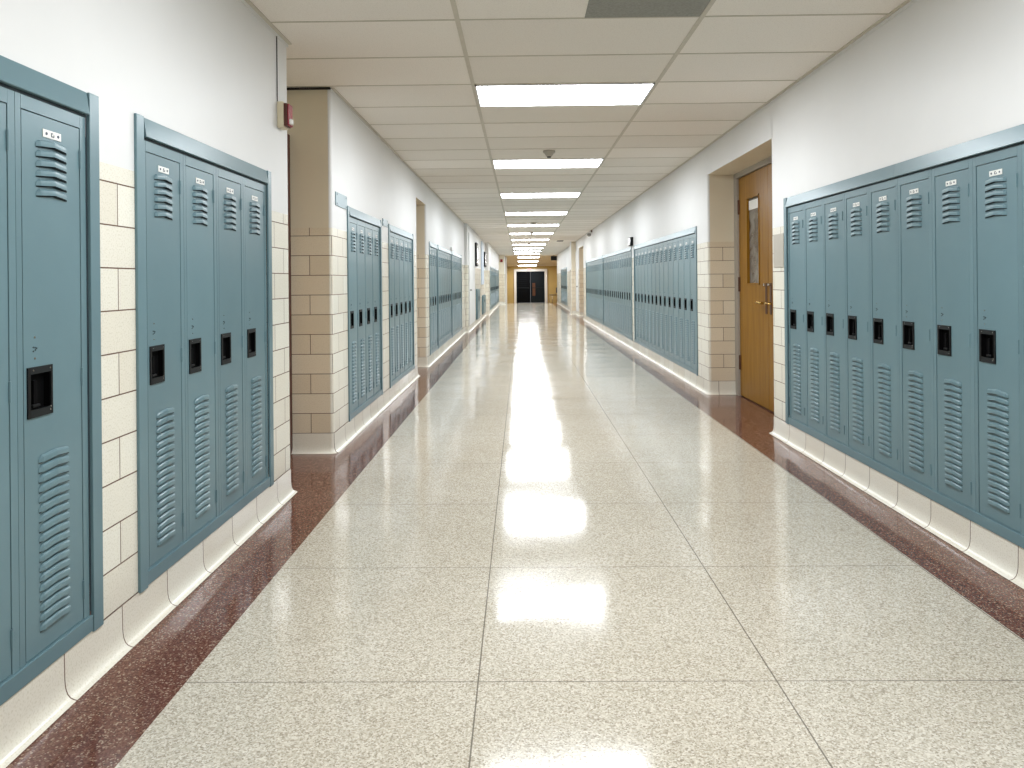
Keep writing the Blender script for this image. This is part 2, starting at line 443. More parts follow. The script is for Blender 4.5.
holes = [(y+.02, y+bank_len(n)-.02, ZB0+.004, 1.672, PL[s]) for s, y, n, k, d in BANKS]
A1 = (4.055, 4.98); A2 = (9.05, 9.98)
ptsL = [(XL, YB), (XL, A1[0]), (XLB, A1[0]), (XLB, A1[1]), (XL, A1[1]), (XL, A2[0]), (XLB, A2[0]), (XLB, A2[1]), (XL, A2[1]),
        (XL, 16.7), (-1.19, 16.7), (-1.19, 25.0), (XF, 25.0), (XF, 37.0), (-.80, 37.0), (-.80, YE)]
for p in ((XLB, A1[0]), (XLB, A1[1]), (XLB, A2[0]), (XLB, A2[1]), (XL, 16.7), (-1.19, 25.0), (XF, 37.0)): pts_convex[p] = False
R1 = (5.525, 7.40); R2 = (22.1, 23.9)
ptsR = [(XR, YB), (XR, R1[0]), (XRB, R1[0]), (XRB, R1[1]), (XR, R1[1]), (XR, R2[0]), (XRB, R2[0]), (XRB, R2[1]), (XR, R2[1]),
        (XR, 25.0), (1.684, 25.0), (1.684, 25.6), (XR, 25.6), (XR, YE)]
for p in ((XRB, R1[0]), (XRB, R1[1]), (XRB, R2[0]), (XRB, R2[1]), (XR, 25.0), (XR, 25.6)): pts_convex[p] = False
wall('wall_left', ptsL, M['tileL'], YB, holes, lintels=[(XL, XLB, A2[0], A2[1], 2.175)])
wall('wall_right', ptsR, M['tileR'], YB, holes, lintels=[(XR, XRB, R1[0], R1[1], 2.175), (XR, XRB, R2[0], R2[1], 2.175)])
cove('baseboard_left', [(XL, YB), (XL, A1[0]), (XLB+.02, A1[0])], M['tileL'], YB, 1)
cove('baseboard_left', [(XLB+.02, A1[1]), (XL, A1[1]), (XL, A2[0]), (XLB+.02, A2[0])], M['tileL'], A1[1]+.02, 1)
cove('baseboard_left', [(XLB+.02, A2[1]), (XL, A2[1]), (XL, 16.7), (-1.19, 16.7), (-1.19, 25.0), (XF, 25.0), (XF, 37.0), (-.80, 37.0), (-.80, YE)], M['tileL'], A2[1], 1)
cove('baseboard_right', [(XR, YB), (XR, R1[0]), (XRB-.05, R1[0])], M['tileR'], YB, -1)
cove('baseboard_right', [(XRB-.05, R1[1]), (XR, R1[1]), (XR, R2[0]), (XRB-.05, R2[0])], M['tileR'], R1[1], -1)
cove('baseboard_right', [(XRB-.05, R2[1]), (XR, R2[1]), (XR, 25.0), (1.684, 25.0), (1.684, 25.6), (XR, 25.6), (XR, YE)], M['tileR'], R2[1], -1)
# wall behind the camera
mb = MB(); mb.face([(XL, YB, 0), (XR, YB, 0), (XR, YB, ZC), (XL, YB, ZC)], M['paint']); struct(mb.obj('wall_back'))

# floor, ceiling
mb = MB(); mb.face([(-1.7, YB, 0), (2.4, YB, 0), (2.4, YE, 0), (-1.7, YE, 0)], M['floor'])
mb.face([(-1.7, YE, 0), (3.0, YE, 0), (3.0, 47.0, -.24), (-1.7, 47.0, -.24)], M['floor']); struct(mb.obj('floor'))
mb = MB(); mb.face([(-1.7, YB, ZC), (-1.7, YE, ZC), (2.4, YE, ZC), (2.4, YB, ZC)], M['ceil']); struct(mb.obj('ceiling'))
# tee-bar grid of the suspended ceiling (slender bars just proud of the tiles)
mb = MB()
for k in range(-1, 3):
    x = -.305+1.22*k
    if XL < x < XR: mb.box(x-.012, x+.012, YB, YE, ZC-.004, ZC+.001, M['tbar'])
ky = math.ceil((YB-3.72)/.61)
while 3.72+.61*ky < YE:
    y = 3.72+.61*ky
    mb.box(XLB if (A1[0] < y < A1[1]) else XL, XR, y-.006, y+.006, ZC-.0025, ZC+.001, M['tbar_thin']); ky += 1
struct(mb.obj('trim_1'))
# wall angle at the ceiling edge
mb = MB()
for a, b, x, sgn in ((YB, A1[0], XL, 1), (A1[1], 16.7, XL, 1), (YB, YE, XR, -1)):
    mb.box(min(x, x+sgn*.024), max(x, x+sgn*.024), a, b, ZC-.006, ZC-.001, M['tbar'])
    mb.box(min(x, x+sgn*.004), max(x, x+sgn*.004), a, b, ZC-.022, ZC-.006, M['paint'])
mb.box(XLB, XL, A1[1]-.02, A1[1]-.001, ZC-.014, ZC-.003, M['hole'])
struct(mb.obj('trim_2'))

# ------------------------------------------------------------------ ceiling lights
def troffer(i, x, y, z, w=1.2, tilt=0, place=''):
    t = empty('ceiling_light', (x, y, z))
    t.rotation_euler = (tilt, 0, 0)
    tag(t, place, 'ceiling light', 'recessed ceiling lights down the corridor')
    f = MB()
    W, D = w/2, .295
    for a in ((-W, W, -D, -D+.012), (-W, W, D-.012, D), (-W, -W+.012, -D, D), (W-.012, W, -D, D)):
        f.box(*a, -.010, -.001, M['lamp_frame'])
    child(f, 'frame', t)
    d = MB(); d.face([(-W+.011, -D+.011, -.006), (W-.011, -D+.011, -.006), (W-.011, D-.011, -.006), (-W+.011, D-.011, -.006)][::-1], M['lamp'])
    child(d, 'diffuser', t)
ORD = ['first', 'second', 'third', 'fourth', 'fifth', 'sixth', 'seventh', 'eighth', 'ninth', 'tenth', 'eleventh', 'twelfth', 'thirteenth', 'fourteenth', 'fifteenth', 'sixteenth', 'seventeenth']
for k in range(-2, 11):
    y = 4.94+.305+3.05*k
    if k == 0: lab = 'largest glowing rectangular ceiling light, nearest the camera, with no smoke detector beside it'
    elif k == 1: lab = 'glowing ceiling light second from the camera, behind the cone-shaped smoke detector'
    elif k < 0: lab = 'rectangular ceiling light overhead behind the camera, %s out of view' % ('just' if k == -1 else 'farther')
    else: lab = 'glowing rectangular ceiling light, %s in the row counted from the camera' % ORD[k]
    troffer(k, .305, y, ZC, place=lab)
SL = (2.451-2.07)/(47-YE)
for i, (y, lab) in enumerate(((39.3, 'nearest of the three lights on the sloping ceiling before the dark end doors'),
                              (42.4, 'middle one of the three lights on the sloping ceiling before the dark end doors'),
                              (46.0, 'farthest ceiling light, directly above the dark double doors'))):
    troffer(0, .42, y, 2.451-SL*(y-YE)-.002, 1.15, -math.atan(SL), lab)

# ------------------------------------------------------------------ lockers
Z0 = .14
def louvers(mb, x0, x1, zlist):
    n = 12; w = x1-x0
    def prot(t):
        e = min(t, 1-t)
        return .0004+min(1, e/.06)*(.0062+.0040*(1-abs(t-.5)/.5))
    def arch(t): return .0062*(1-abs(t-.5)/.5)-.002
    rows = [(.0175, .05), (.0160, .55), (.0130, .92), (.007, 1.0), (.0, 1.0)]
    for zb in zlist:
        for i in range(n):
            t0, t1 = i/n, (i+1)/n
            ts = (t0, t1)
            for (za, fa), (zb2, fb) in zip(rows[:-1], rows[1:]):
                P = []
                for t, (zz, ff) in ((t0, (zb2, fb)), (t1, (zb2, fb)), (t1, (za, fa)), (t0, (za, fa))):
                    hz = zz*(.6+.4*min(1, min(t, 1-t)/.08)) if zz > 0 else 0
                    P.append((x0+w*t, -prot(t)*ff-.0005, zb+hz+arch(t)))
                mb.face(P, M['locker'])
            # dark faces in and below the throat paint the open slot's shade
            a0, a1 = zb+arch(t0), zb+arch(t1)
            P = [(x0+w*t0, .0, a0+.001), (x0+w*t1, .0, a1+.001), (x0+w*t1, -prot(t1)*.96, a1+.0002), (x0+w*t0, -prot(t0)*.96, a0+.0002)]
            mb.face(P, M['slot'])
            mb.face([(x0+w*t0, -.0008, a0-.0035), (x0+w*t1, -.0008, a1-.0035), (x0+w*t1, -.0008, a1+.001), (x0+w*t0, -.0008, a0+.001)], M['slot'])

def make_locker(detail=True):
    t = empty('locker', (0, 0, 0))
    b = MB(); m = M['locker']; e = .0006
    x0, x1 = e, BAY-e; zt = ZB1-Z0; zb = .0
    b.box(x0, x0+.002, .002, .30, zb, zt, m); b.box(x1-.002, x1, .002, .30, zb, zt, m)
    b.box(x0, x1, .298, .30, zb, zt, m); b.box(x0, x1, .002, .298, zb, zb+.002, m); b.box(x0, x1, .002, .298, zt-.002, zt, m)
    b.box(x0, .0218, 0, .012, zb, zt, m, .0008); b.box(.2750, x1, 0, .012, zb, zt, m, .0008)
    b.box(.0225, .2745, 0, .012, zb, .0405, m); b.box(.0225, .2745, 0, .012, 1.592-Z0, zt, m)
    b.box(.0215, .2745, .017, .019, .03, 1.60-Z0, M['pocket'])  # black sheet painting the shade seen through the door gaps
    child(b, 'body', t)
    # door with a pocket opening for the latch
    d = MB()
    dx0, dx1, dz0, dz1 = .0262, .2724, .1825-Z0, 1.589-Z0
    px0, px1, pz0, pz1 = dx0+.022, dx0+.104, .818-Z0, .911-Z0
    yf = .0015
    xs = [dx0, px0, px1, dx1]; zs = [dz0, pz0, pz1, dz1]
    for i in range(3):
        for j in range(3):
            if i == 1 and j == 1: continue
            d.face([(xs[i], yf, zs[j]), (xs[i+1], yf, zs[j]), (xs[i+1], yf, zs[j+1]), (xs[i], yf, zs[j+1])], m)
    d.face([(dx0, yf, dz0), (dx0, yf, dz1), (dx0, yf+.013, dz1), (dx0, yf+.013, dz0)], m)
    d.face([(dx1, yf, dz0), (dx1, yf+.013, dz0), (dx1, yf+.013, dz1), (dx1, yf, dz1)], m)
    d.face([(dx0, yf, dz1), (dx1, yf, dz1), (dx1, yf+.013, dz1), (dx0, yf+.013, dz1)], m)
    d.face([(dx0, yf, dz0), (dx0, yf+.013, dz0), (dx1, yf+.013, dz0), (dx1, yf, dz0)], m)
    sub = MB()
    louvers(sub, dx0+.054, dx0+.186, [1.378-Z0+.0259*k for k in range(6)])
    louvers(sub, dx0+.054, dx0+.186, [.238-Z0+.0259*k for k in range(18)])
    bm2 = sub.bm
    for f in bm2.faces:
        vs = [d.bm.verts.new(v.co+Vector((0, yf, 0))) for v in f.verts]
        nf = d.bm.faces.new(vs); nf.material_index = d.mi(sub.mats[f.material_index])
    bm2.free()
    cx = dx0+.043
    for dz, mt, r in ((1.006, M['steel'], .0028), (.951, M['steel'], .0028)): d.cyl((cx, yf-.0005, dz-Z0), r, .002, 'y', mt, seg=10)
    for ox, oz in ((-.005, .980), (-.005, .970), (.002, .979), (.008, .977), (.003, .973)): d.cyl((cx+ox, yf-.0002, oz-Z0), .0022, .002, 'y', M['slot'], seg=8)
    door = child(d, 'door', t)
    # recessed latch
    l = MB(); lx0, lx1, lz0, lz1 = dx0+.011, dx0+.112, .798-Z0, .929-Z0
    for a in ((lx0, px0, lz0, lz1), (px1, lx1, lz0, lz1)): l.box(a[0], a[1], yf-.004, yf, a[2], a[3], M['black'])
    for a in ((px0, px1, lz0, pz0), (px0, px1, pz1, lz1)): l.box(a[0], a[1], yf-.004, yf, a[2], a[3], M['charcoal'])
    pd = yf+.032
    for q in ([(px0, yf, pz0), (px0, yf, pz1), (px0, pd, pz1), (px0, pd, pz0)], [(px1, yf, pz0), (px1, pd, pz0), (px1, pd, pz1), (px1, yf, pz1)],
              [(px0, yf, pz1), (px1, yf, pz1), (px1, pd, pz1), (px0, pd, pz1)], [(px0, yf, pz0), (px0, pd, pz0), (px1, pd, pz0), (px1, yf, pz0)],
              [(px0, pd, pz0), (px1, pd, pz0), (px1, pd, pz1), (px0, pd, pz1)]): l.face(q, M['pocket'])
    if detail:
        l.box(px0+.026, px0+.040, yf+.006, yf+.014, pz0+.012, pz1-.018, M['pocket'], .002)
        l.box(px0+.020, px0+.050, yf+.004, yf+.012, pz0+.004, pz0+.012, M['black'], .002)
        for (xx, zz) in ((lx0+.02, lz1-.008), (lx1-.012, lz1-.008), (lx1-.012, lz0+.012), (lx1-.01, lz0+.02)): l.cyl((xx, yf-.0045, zz), .0022, .0015, 'y', M['steel'], seg=8)
    child(l, 'latch_panel', door)
    p = MB(); qx0 = dx0+.083; qz = 1.5355-Z0
    p.box(qx0, qx0+.078, yf-.0022, yf, qz, qz+.0215, M['plate'], .0008)
    for xx in (qx0+.014, qx0+.064): p.cyl((xx, yf-.0026, qz+.0108), .0042, .0012, 'y', M['plate_ink'], seg=10)
    for a in ((.033, .036, .005, .016), (.033, .042, .005, .0075), (.033, .042, .0135, .016), (.044, .0465, .005, .012)):
        p.box(qx0+a[0], qx0+a[1], yf-.0030, yf-.0020, qz+a[2], qz+a[3], M['plate_ink'])
    o = child(p, 'number_plate', door); o['label'] = 'small white number plate'
    if detail:
        for zc in (1.500, .878, .266):
            h = MB(); h.cyl((.2737, -.0008, zc-Z0), .0032, .052, 'z', m, seg=8); h.box(.2725, .277, -.001, .002, zc-.026-Z0, zc+.026-Z0, m)
            child(h, 'hinge', door)
    return t

protoA = make_locker(True)
protoB = make_locker(False)
used = {}
def place(proto):
    if proto not in used: used[proto] = 1; return proto
    return copy_tree(proto)

def header(mb, x0, x1, m):
    """rail with a face leaning slightly back towards its top"""
    z0, z1 = ZB1-.128, 1.702-.128
    sec = [(-.0003, z0), (-.013, z0), (-.0145, z0+.002), (-.0045, z1-.001), (-.003, z1), (-.0003, z1)]
    n = len(sec)
    for i in range(n):
        (a, b), (c, d) = sec[i], sec[(i+1) % n]
        mb.face([(x0, a, b), (x1, a, b), (x1, c, d), (x0, c, d)], m)
    mb.face([(x0, a, b) for a, b in sec], m); mb.face([(x1, a, b) for a, b in sec][::-1], m)

def surround(side, y0, n, key, desc):
    L = bank_len(n); xp = PL[side]
    rz = PI/2 if side != 'R' else -PI/2
    oy = y0 if side != 'R' else y0+L
    t = empty('locker_surround', (xp, oy, .128), rz); z0 = .128
    tag(t, 'blue-grey steel surround framing the ' + desc, 'locker frame', 'steel surrounds framing the locker banks')
    m = M['locker']
    for a in ((0, P_-.006), (L-P_+.006, L)):
        b = MB(); b.box(a[0], a[1], -.010, -.0003, .128-z0, 1.703-z0, m, .0015)
        g = (P_-.006, P_) if a[0] == 0 else (L-P_, L-P_+.006)
        b.box(g[0], g[1], -.001, -.0003, .19-z0, ZB1-z0, M['slot']); child(b, 'post', t)  # thin dark strip paints the shadow beside the post
    b = MB()
    if n > 8:
        half = P_+.004+(n//2-3 if n == 12 else n//2)*BAY
        half = 5.247-3.70 if n == 12 else half
        header(b, P_+.0006, half-.0006, m); header(b, half+.0006, L-P_-.0006, m)
    else: header(b, P_+.0006, L-P_-.0006, m)
    b.box(P_, L-P_, -.002, -.0003, ZB1-.008-z0, ZB1-z0, M['slot'])  # dark strip paints the shadow under the header
    child(b, 'header', t)
    b = MB(); b.box(P_-.004, L-P_+.004, -.008, -.0003, .1335-z0, .179-z0, m, .0015); child(b, 'bottom_rail', t)

locker_n = 0
for side, y0, n, key, desc in BANKS:
    surround(side, y0, n, key, desc)
    rz = PI/2 if side != 'R' else -PI/2
    L = bank_len(n)
    near = y0 < 12
    for i in range(n):           # i counts from the near end
        if side != 'R': oy = y0+P_+i*BAY
        else: oy = y0+P_+(i+1)*BAY
        o = place(protoA if near else protoB)
        o.location = (PL[side], oy, Z0); o.rotation_euler = (0, 0, rz)
        if n-1-i == 0: w = 'farthest'
        elif i == 0 and key not in ('front_right', 'front_left'): w = 'nearest'
        elif key in ('front_right', 'front_left'): w = ORD[n-1-i] + ' from the far end'
        else: w = ORD[i] + ' from the near end'
        if key == 'front_left' and i == 2: w = 'second from the far end'
        tag(o, 'blue-grey locker, %s, in the %s' % (w, desc), 'locker', 'lockers in the ' + desc)
        locker_n += 1

# ------------------------------------------------------------------ doors
def lever_set(parent, x, sgn, y, z0, z1, zl, dirn):
    b = MB(); b.box(min(x, x+sgn*.004), max(x, x+sgn*.004), y-.022, y+.022, z0, z1, M['bronze'], .001); child(b, 'lock_plate', parent)
    b = MB(); b.cyl((x+sgn*.025, y, zl), .011, .05, 'x', M['brass']); b.tube([(x+sgn*.048, y, zl), (x+sgn*.050, y+dirn*.05, zl+.003), (x+sgn*.047, y+dirn*.12, zl+.002)], .0085, M['brass'])
    child(b, 'door_lever', parent)

# door_1/2: pair of oak doors in right recess
XD = 2.135
fr = MB()
fr.box(XD-.02, XRB, R1[1]-.105, R1[1]-.001, 0, 2.124, M['frame_grey'], .003)
fr.box(XD-.02, XRB, R1[0]+.001, R1[0]+.105, 0, 2.124, M['frame_grey'], .003)
fr.box(XD-.02, XRB, R1[0]+.001, R1[1]-.001, 2.124, 2.174, M['frame_grey'], .003)
struct(fr.obj('trim_3'))
def oak_door(name, y0, y1, lever_side, hinge_y):
    """leaf between Y y0..y1 on plane X=XD facing -X; a glazed slot near the lever side"""
    t = empty(name, (XD, (y0+y1)/2, 0)); struct(t)
    cy = (y0+y1)/2
    ly = (y0+.055) if lever_side < 0 else (y1-.055)
    g0, g1 = (y0+.235, y0+.595) if lever_side < 0 else (y1-.595, y1-.235)
    zg0, zg1 = 1.09, 1.905
    lf = MB(); ys = [y0, g0, g1, y1]; zs = [.012, zg0, zg1, 2.118]
    for i in range(3):
        for j in range(3):
            if i == 1 and j == 1: continue
            lf.box(0, .042, ys[i]-cy, ys[i+1]-cy, zs[j], zs[j+1], M['wood'])
    for a in ((g0-.0, g0+.014, zg0, zg1), (g1-.014, g1, zg0, zg1)): lf.box(-.006, .03, a[0]-cy, a[1]-cy, a[2], a[3], M['wood'])
    for z in (zg0, zg1-.014): lf.box(-.006, .03, g0-cy, g1-cy, z, z+.014, M['wood'])
    child(lf, 'leaf', t)
    g = MB(); g.box(.018, .024, g0+.012-cy, g1-.012-cy, zg0+.012, zg1-.012, M['glass']); child(g, 'glass_pane', t)
    st = MB(); st.box(.010, .014, g0+.06-cy, g1-.03-cy, zg1-.12, zg1-.035, M['white_plastic']); o = child(st, 'sticker', t); o['label'] = 'white paper strip behind the door glass'
    kp = MB(); kp.box(-.002, 0, y0+.0-cy, y1-cy, .013, .018, M['wood'])
    kids_parent = t
    b = MB(); b.box(-.004, 0, ly-.024-cy, ly+.024-cy, .835, 1.105, M['bronze'], .001); child(b, 'lock_plate', t)
    b = MB(); b.cyl((-.028, ly-cy, .93), .011, .055, 'x', M['brass'])
    s = -lever_side
    b.tube([(-.052, ly-cy, .93), (-.054, ly-cy+s*.06, .934), (-.050, ly-cy+s*.135, .93)], .0085, M['brass']); child(b, 'door_lever', t)
    b = MB(); b.cyl((-.012, ly-cy, 1.09), .012, .024, 'x', M['steel']); child(b, 'lock_cylinder', t)
    for z in (1.84, 1.09, .33):
        h = MB(); h.cyl((-.004, hinge_y-cy, z), .010, .14, 'z', M['bronze'], seg=10); h.box(-.003, .001, hinge_y-.03-cy, hinge_y+.03-cy, z-.07, z+.07, M['bronze']); child(h, 'hinge', t)
oak_door('door_1', 6.445, 7.293, -1, 7.293)
oak_door('door_2', 5.607, 6.440, 1, 5.607)

# door in left recess: brown steel frame and brown door seen on edge
fr = MB()
fr.box(XLB+.001, XLB+.034, A1[1]-.09, A1[1]-.001, 0, 2.135, M['brown_frame'], .002)
fr.box(XLB+.001, XLB+.035, A1[0]+.001, A1[0]+.05, 0, 2.135, M['brown_frame'], .002)
fr.box(XLB+.001, XLB+.035, A1[0]+.05, A1[1]-.05, 2.085, 2.135, M['brown_frame'], .002)
struct(fr.obj('trim_4'))
def plain_door(name, x, sgn, y0, y1, mat, z1=2.08):
    t = empty(name, (x, (y0+y1)/2, 0)); struct(t); w = (y1-y0)/2
    b = MB(); b.box(min(0, sgn*.02), max(0, sgn*.02), -w, w, .01, z1, mat, .002)
    b.box(min(sgn*.02, sgn*.026), max(sgn*.02, sgn*.026), -w*.35, w*.35, 1.2, 1.85, M['glass']); child(b, 'leaf', t)
    b = MB(); b.cyl((sgn*.045, -w+.08, .95), .01, .05, 'x', M['brass']); b.tube([(sgn*.065, -w+.08, .95), (sgn*.065, -w+.19, .95)], .008, M['brass']); child(b, 'door_lever', t)
plain_door('door_3', XLB+.0005, 1, A1[0]+.052, A1[1]-.092, M['wood'])
plain_door('door_4', XLB+.002, 1, A2[0]+.04, A2[1]-.04, M['wood'])
plain_door('door_5', XRB-.002, -1, R2[0]+.05, R2[1]-.05, M['wood'])
# white painted door flush in the far left and far right wall
def white_door(name, x, sgn, y0, y1, z1):
    t = empty(name, (x, (y0+y1)/2, 0)); struct(t); w = (y1-y0)/2
    b = MB(); b.box(min(sgn*.001, sgn*.02), max(sgn*.001, sgn*.02), -w, w, .14, z1, M['paint'], .003); child(b, 'leaf', t)
    b = MB(); b.cyl((sgn*.04, -w+.1, .95), .02, .05, 'x', M['steel']); child(b, 'door_knob', t)
white_door('door_6', -1.19, 1, 17.0, 19.0, 2.27)
white_door('door_7', XR, -1, 24.0, 24.95, 2.1)

# ------------------------------------------------------------------ wall fittings
# steel cover plates on the left wall
def cover(y0, y1, z0, z1, lab):
    b = MB(); b.box(XL-.001, XL+.006, y0, y1, z0, z1, M['locker'])
    for yy in (y0+.03, y1-.03):
        for zz in (z0+.015, z1-.015): b.cyl((XL+.0065, yy, zz), .006, .002, 'x', M['slot'], seg=8)
    tag(b.obj('cover_plate'), lab, 'cover plate')
cover(5.075, 5.40, 1.672, 1.765, 'blue-grey steel cover plate with screws beside the top corner of lockers past left recess')
cover(6.80, 7.06, 1.662, 1.728, 'small blue-grey cover plate bridging the gap between two left locker banks')
b = MB(); b.box(XR-.006, XR+.001, 5.268, 5.475, 1.222, 1.462, M['plate_beige'], .001)
tag(b.obj('cover_plate'), 'blank grey-beige plate on cream tile between oak door and right lockers', 'cover plate')

# fire alarm beside left recess
t = empty('fire_alarm', (XL, 3.908, 1.955)); tag(t, 'red fire alarm on a cream box at the left wall corner, under a thin wire', 'fire alarm')
b = MB(); b.box(.0005, .034, -.042, .042, .0, .135, M['alarm_cream'], .004); child(b, 'back_box', t)
b = MB(); b.box(.034, .050, -.036, .036, .008, .128, M['alarm_brown'], .003); child(b, 'mounting_plate', t)
b = MB(); b.box(.050, .062, -.032, .032, .010, .126, M['alarm_red'], .006); child(b, 'sounder', t)
b = MB(); b.box(.056, .074, -.028, .006, .018, .046, M['white_plastic'], .004); o = child(b, 'strobe', t); o['label'] = 'white strobe lens'
b = MB(); b.tube([(XL+.003, 3.868, 2.091), (XL+.003, 3.868, 2.43)], .0025, M['hole'], 6)
tag(b.obj('alarm_wire'), 'thin dark wire running from the ceiling down to the red fire alarm', 'wire')
# smoke detectors
def detector(x, y, lab, s=1.0):
    t = empty('smoke_detector', (x, y, ZC)); tag(t, lab, 'smoke detector', 'smoke detectors along the ceiling')
    b = MB(); b.cyl((0, 0, -.010), .062*s, .018, 'z', M['plate_beige'], seg=24); child(b, 'base', t)
    b = MB(); b.cyl((0, 0, -.038), .026*s, .044, 'z', M['plate_beige'], .056*s, 24); b.cyl((0, 0, -.064), .018*s, .012, 'z', M['charcoal'], .022*s, 16); child(b, 'sensor_head', t)
detector(.296, 7.50, 'cone-shaped beige smoke detector just before the second ceiling light')
detector(.30, 16.6, 'small smoke detector in front of the fifth ceiling light')
detector(.30, 19.9, 'small smoke detector in front of the sixth ceiling light')
detector(.30, 25.9, 'tiny smoke detector in front of the eighth ceiling light')
detector(.30, 34.6, 'farthest tiny smoke detector before the end of the flat ceiling')
b = MB(); b.box(.33, .902, 3.115, 3.712, ZC-.003, ZC-.0005, M['grey_panel'])
tag(b.obj('ceiling_panel'), 'dark grey square panel in the ceiling at the top edge of the picture', 'ceiling panel')
b = MB(); b.box(1.2, 1.4, 24.2, 24.6, ZC-.012, ZC-.0005, M['hole'], .003)
tag(b.obj('ceiling_vent'), 'small dark vent in the far ceiling near the right wall', 'vent')
b = MB(); b.box(XR-.045, XR-.0005, 12.28, 12.52, 1.71, 1.85, M['charcoal'], .004); b.box(XR-.049, XR-.045, 12.30, 12.50, 1.725, 1.835, M['dome'])
tag(b.obj('wall_speaker'), 'black box on the right wall above the gap between locker banks', 'wall box')
b = MB(); b.box(XL+.0005, XL+.03, 13.40, 13.62, 1.705, 1.765, M['white_plastic'], .006)
tag(b.obj('wall_box'), 'small grey box mounted above the lockers far along the left wall', 'wall box')
t = empty('security_camera', (XR-.08, 19.3, 2.34)); tag(t, 'round dome security camera high on the right wall near the ceiling', 'camera')
b = MB(); b.ball((0, 0, -.01), .052, M['dome']); child(b, 'dome', t)
b = MB(); b.cyl((0, 0, .035), .056, .03, 'z', M['white_plastic'], seg=20); b.box(.0, .0795, -.02, .02, .03, .055, M['white_plastic']); child(b, 'housing', t)
b = MB(); b.box(.045, .0795, -.03, .03, .056, .105, M['alarm_brown'], .004); child(b, 'junction_box', t)
# far left fittings
for (y0, y1, z0, z1, mt, lab, nm, cat, w) in (
    (19.35, 20.1, 1.55, 2.16, M['charcoal'], 'dark narrow framed board high on the far left wall just past the white door', 'notice_board', 'board', .05),
    (23.95, 24.85, 1.62, 2.10, M['charcoal'], 'smaller dark board high on the far left wall beside the tiled step', 'notice_board', 'board', .05),
    (22.3, 23.6, 1.05, 2.36, M['pale_blue'], 'pale blue tall board on the far left wall between two dark boards', 'display_board', 'board', .02)):
    t = empty(nm, (-1.19, (y0+y1)/2, z0)); tag(t, lab, cat); h = (y1-y0)/2
    b = MB(); b.box(.0005, w, -h, h, 0, z1-z0, mt, .004); child(b, 'frame', t)
    b = MB(); b.box(w, w+.004, -h+.06, h-.06, .05, z1-z0-.05, M['pale_blue'] if mt is M['pale_blue'] else M['dome']); child(b, 'panel', t)
def cabinet(y0, y1, z1, lab):
    t = empty('steel_cabinet', (-1.19, (y0+y1)/2, .14)); tag(t, lab, 'cabinet'); h = (y1-y0)/2
    b = MB(); b.box(.004, .04, -h, h, 0, z1-.14, M['locker'], .003); child(b, 'body', t)
    for s in (-1, 1):
        b = MB(); b.box(.04, .048, min(s*.01, s*(h-.02)), max(s*.01, s*(h-.02)), .03, z1-.17, M['locker'], .002); d = child(b, 'door', t)
        b = MB(); b.box(.048, .056, s*.05-.015, s*.05+.015, (z1-.14)*.6, (z1-.14)*.75, M['black']); child(b, 'handle', d)
cabinet(19.6, 20.8, .94, 'low blue-grey steel cabinet against the far left wall, taller and nearer one')
cabinet(22.6, 24.2, .72, 'low blue-grey steel cabinet against the far left wall, shorter and farther one')
def small_alarm(x, y, z, lab):
    t = empty('fire_alarm', (x, y, z)); tag(t, lab, 'fire alarm')
    b = MB(); b.box(-.06, .06, -.04, .001, -.07, .07, M['alarm_red'], .005); child(b, 'body', t)
    b = MB(); b.box(-.03, .03, -.055, -.04, -.05, -.01, M['alarm_brown'], .003); child(b, 'strobe', t)
small_alarm(-.95, 37.0, 2.17, 'tiny red fire alarm on the white pier at the far left end')

# ------------------------------------------------------------------ far end beyond the corridor
zf = lambda y: -.24*(y-YE)/(47-YE)
zc = lambda y: 2.451-SL*(y-YE)
mb = MB(); mb.face([(-1.7, YE, ZC), (-1.7, 47, 2.07), (3.0, 47, 2.07), (3.0, YE, ZC)], M['yellow_pale']); o = struct(mb.obj('ceiling'))
mb = MB(); mb.face([(-.85, YE, 0), (-.85, 47, -.24), (-.85, 47, 2.07), (-.85, YE, 2.451)], M['yellow']); struct(mb.obj('wall_left'))
mb = MB(); mb.face([(2.3, YE, 0), (2.3, 47, -.24), (2.3, 47, 2.07), (2.3, YE, 2.451)], M['yellow']); struct(mb.obj('wall_right'))
mb = MB(); mb.face([(XR, YE, 0), (2.4, YE, 0), (2.4, YE, 2.451), (XR, YE, 2.451)], M['yellow']); struct(mb.obj('wall_right'))
mb = MB()
DX0, DX1, DZ = -.28, 1.50, 1.755
for a in ((-1.2, DX0, -.24, 2.07), (DX1, 2.4, -.24, 2.07), (DX0, DX1, DZ, 2.07)):
    mb.face([(a[0], 47, a[2]), (a[1], 47, a[2]), (a[1], 47, a[3]), (a[0], 47, a[3])], M['yellow'])
struct(mb.obj('wall_far'))
mb = MB()
mb.box(DX0-.15, DX0, 46.93, 47.06, -.235, DZ+.15, M['white_plastic'], .005); mb.box(DX1, DX1+.17, 46.93, 47.06, -.235, DZ+.15, M['white_plastic'], .005)
mb.box(DX0, DX1, 46.93, 47.06, DZ, DZ+.15, M['white_plastic'], .005); struct(mb.obj('trim_5'))
mb = MB(); mb.box(-.85, -.71, YE-.05, YE+.05, 0, 2.40, M['white_plastic'], .01); struct(mb.obj('trim_6'))
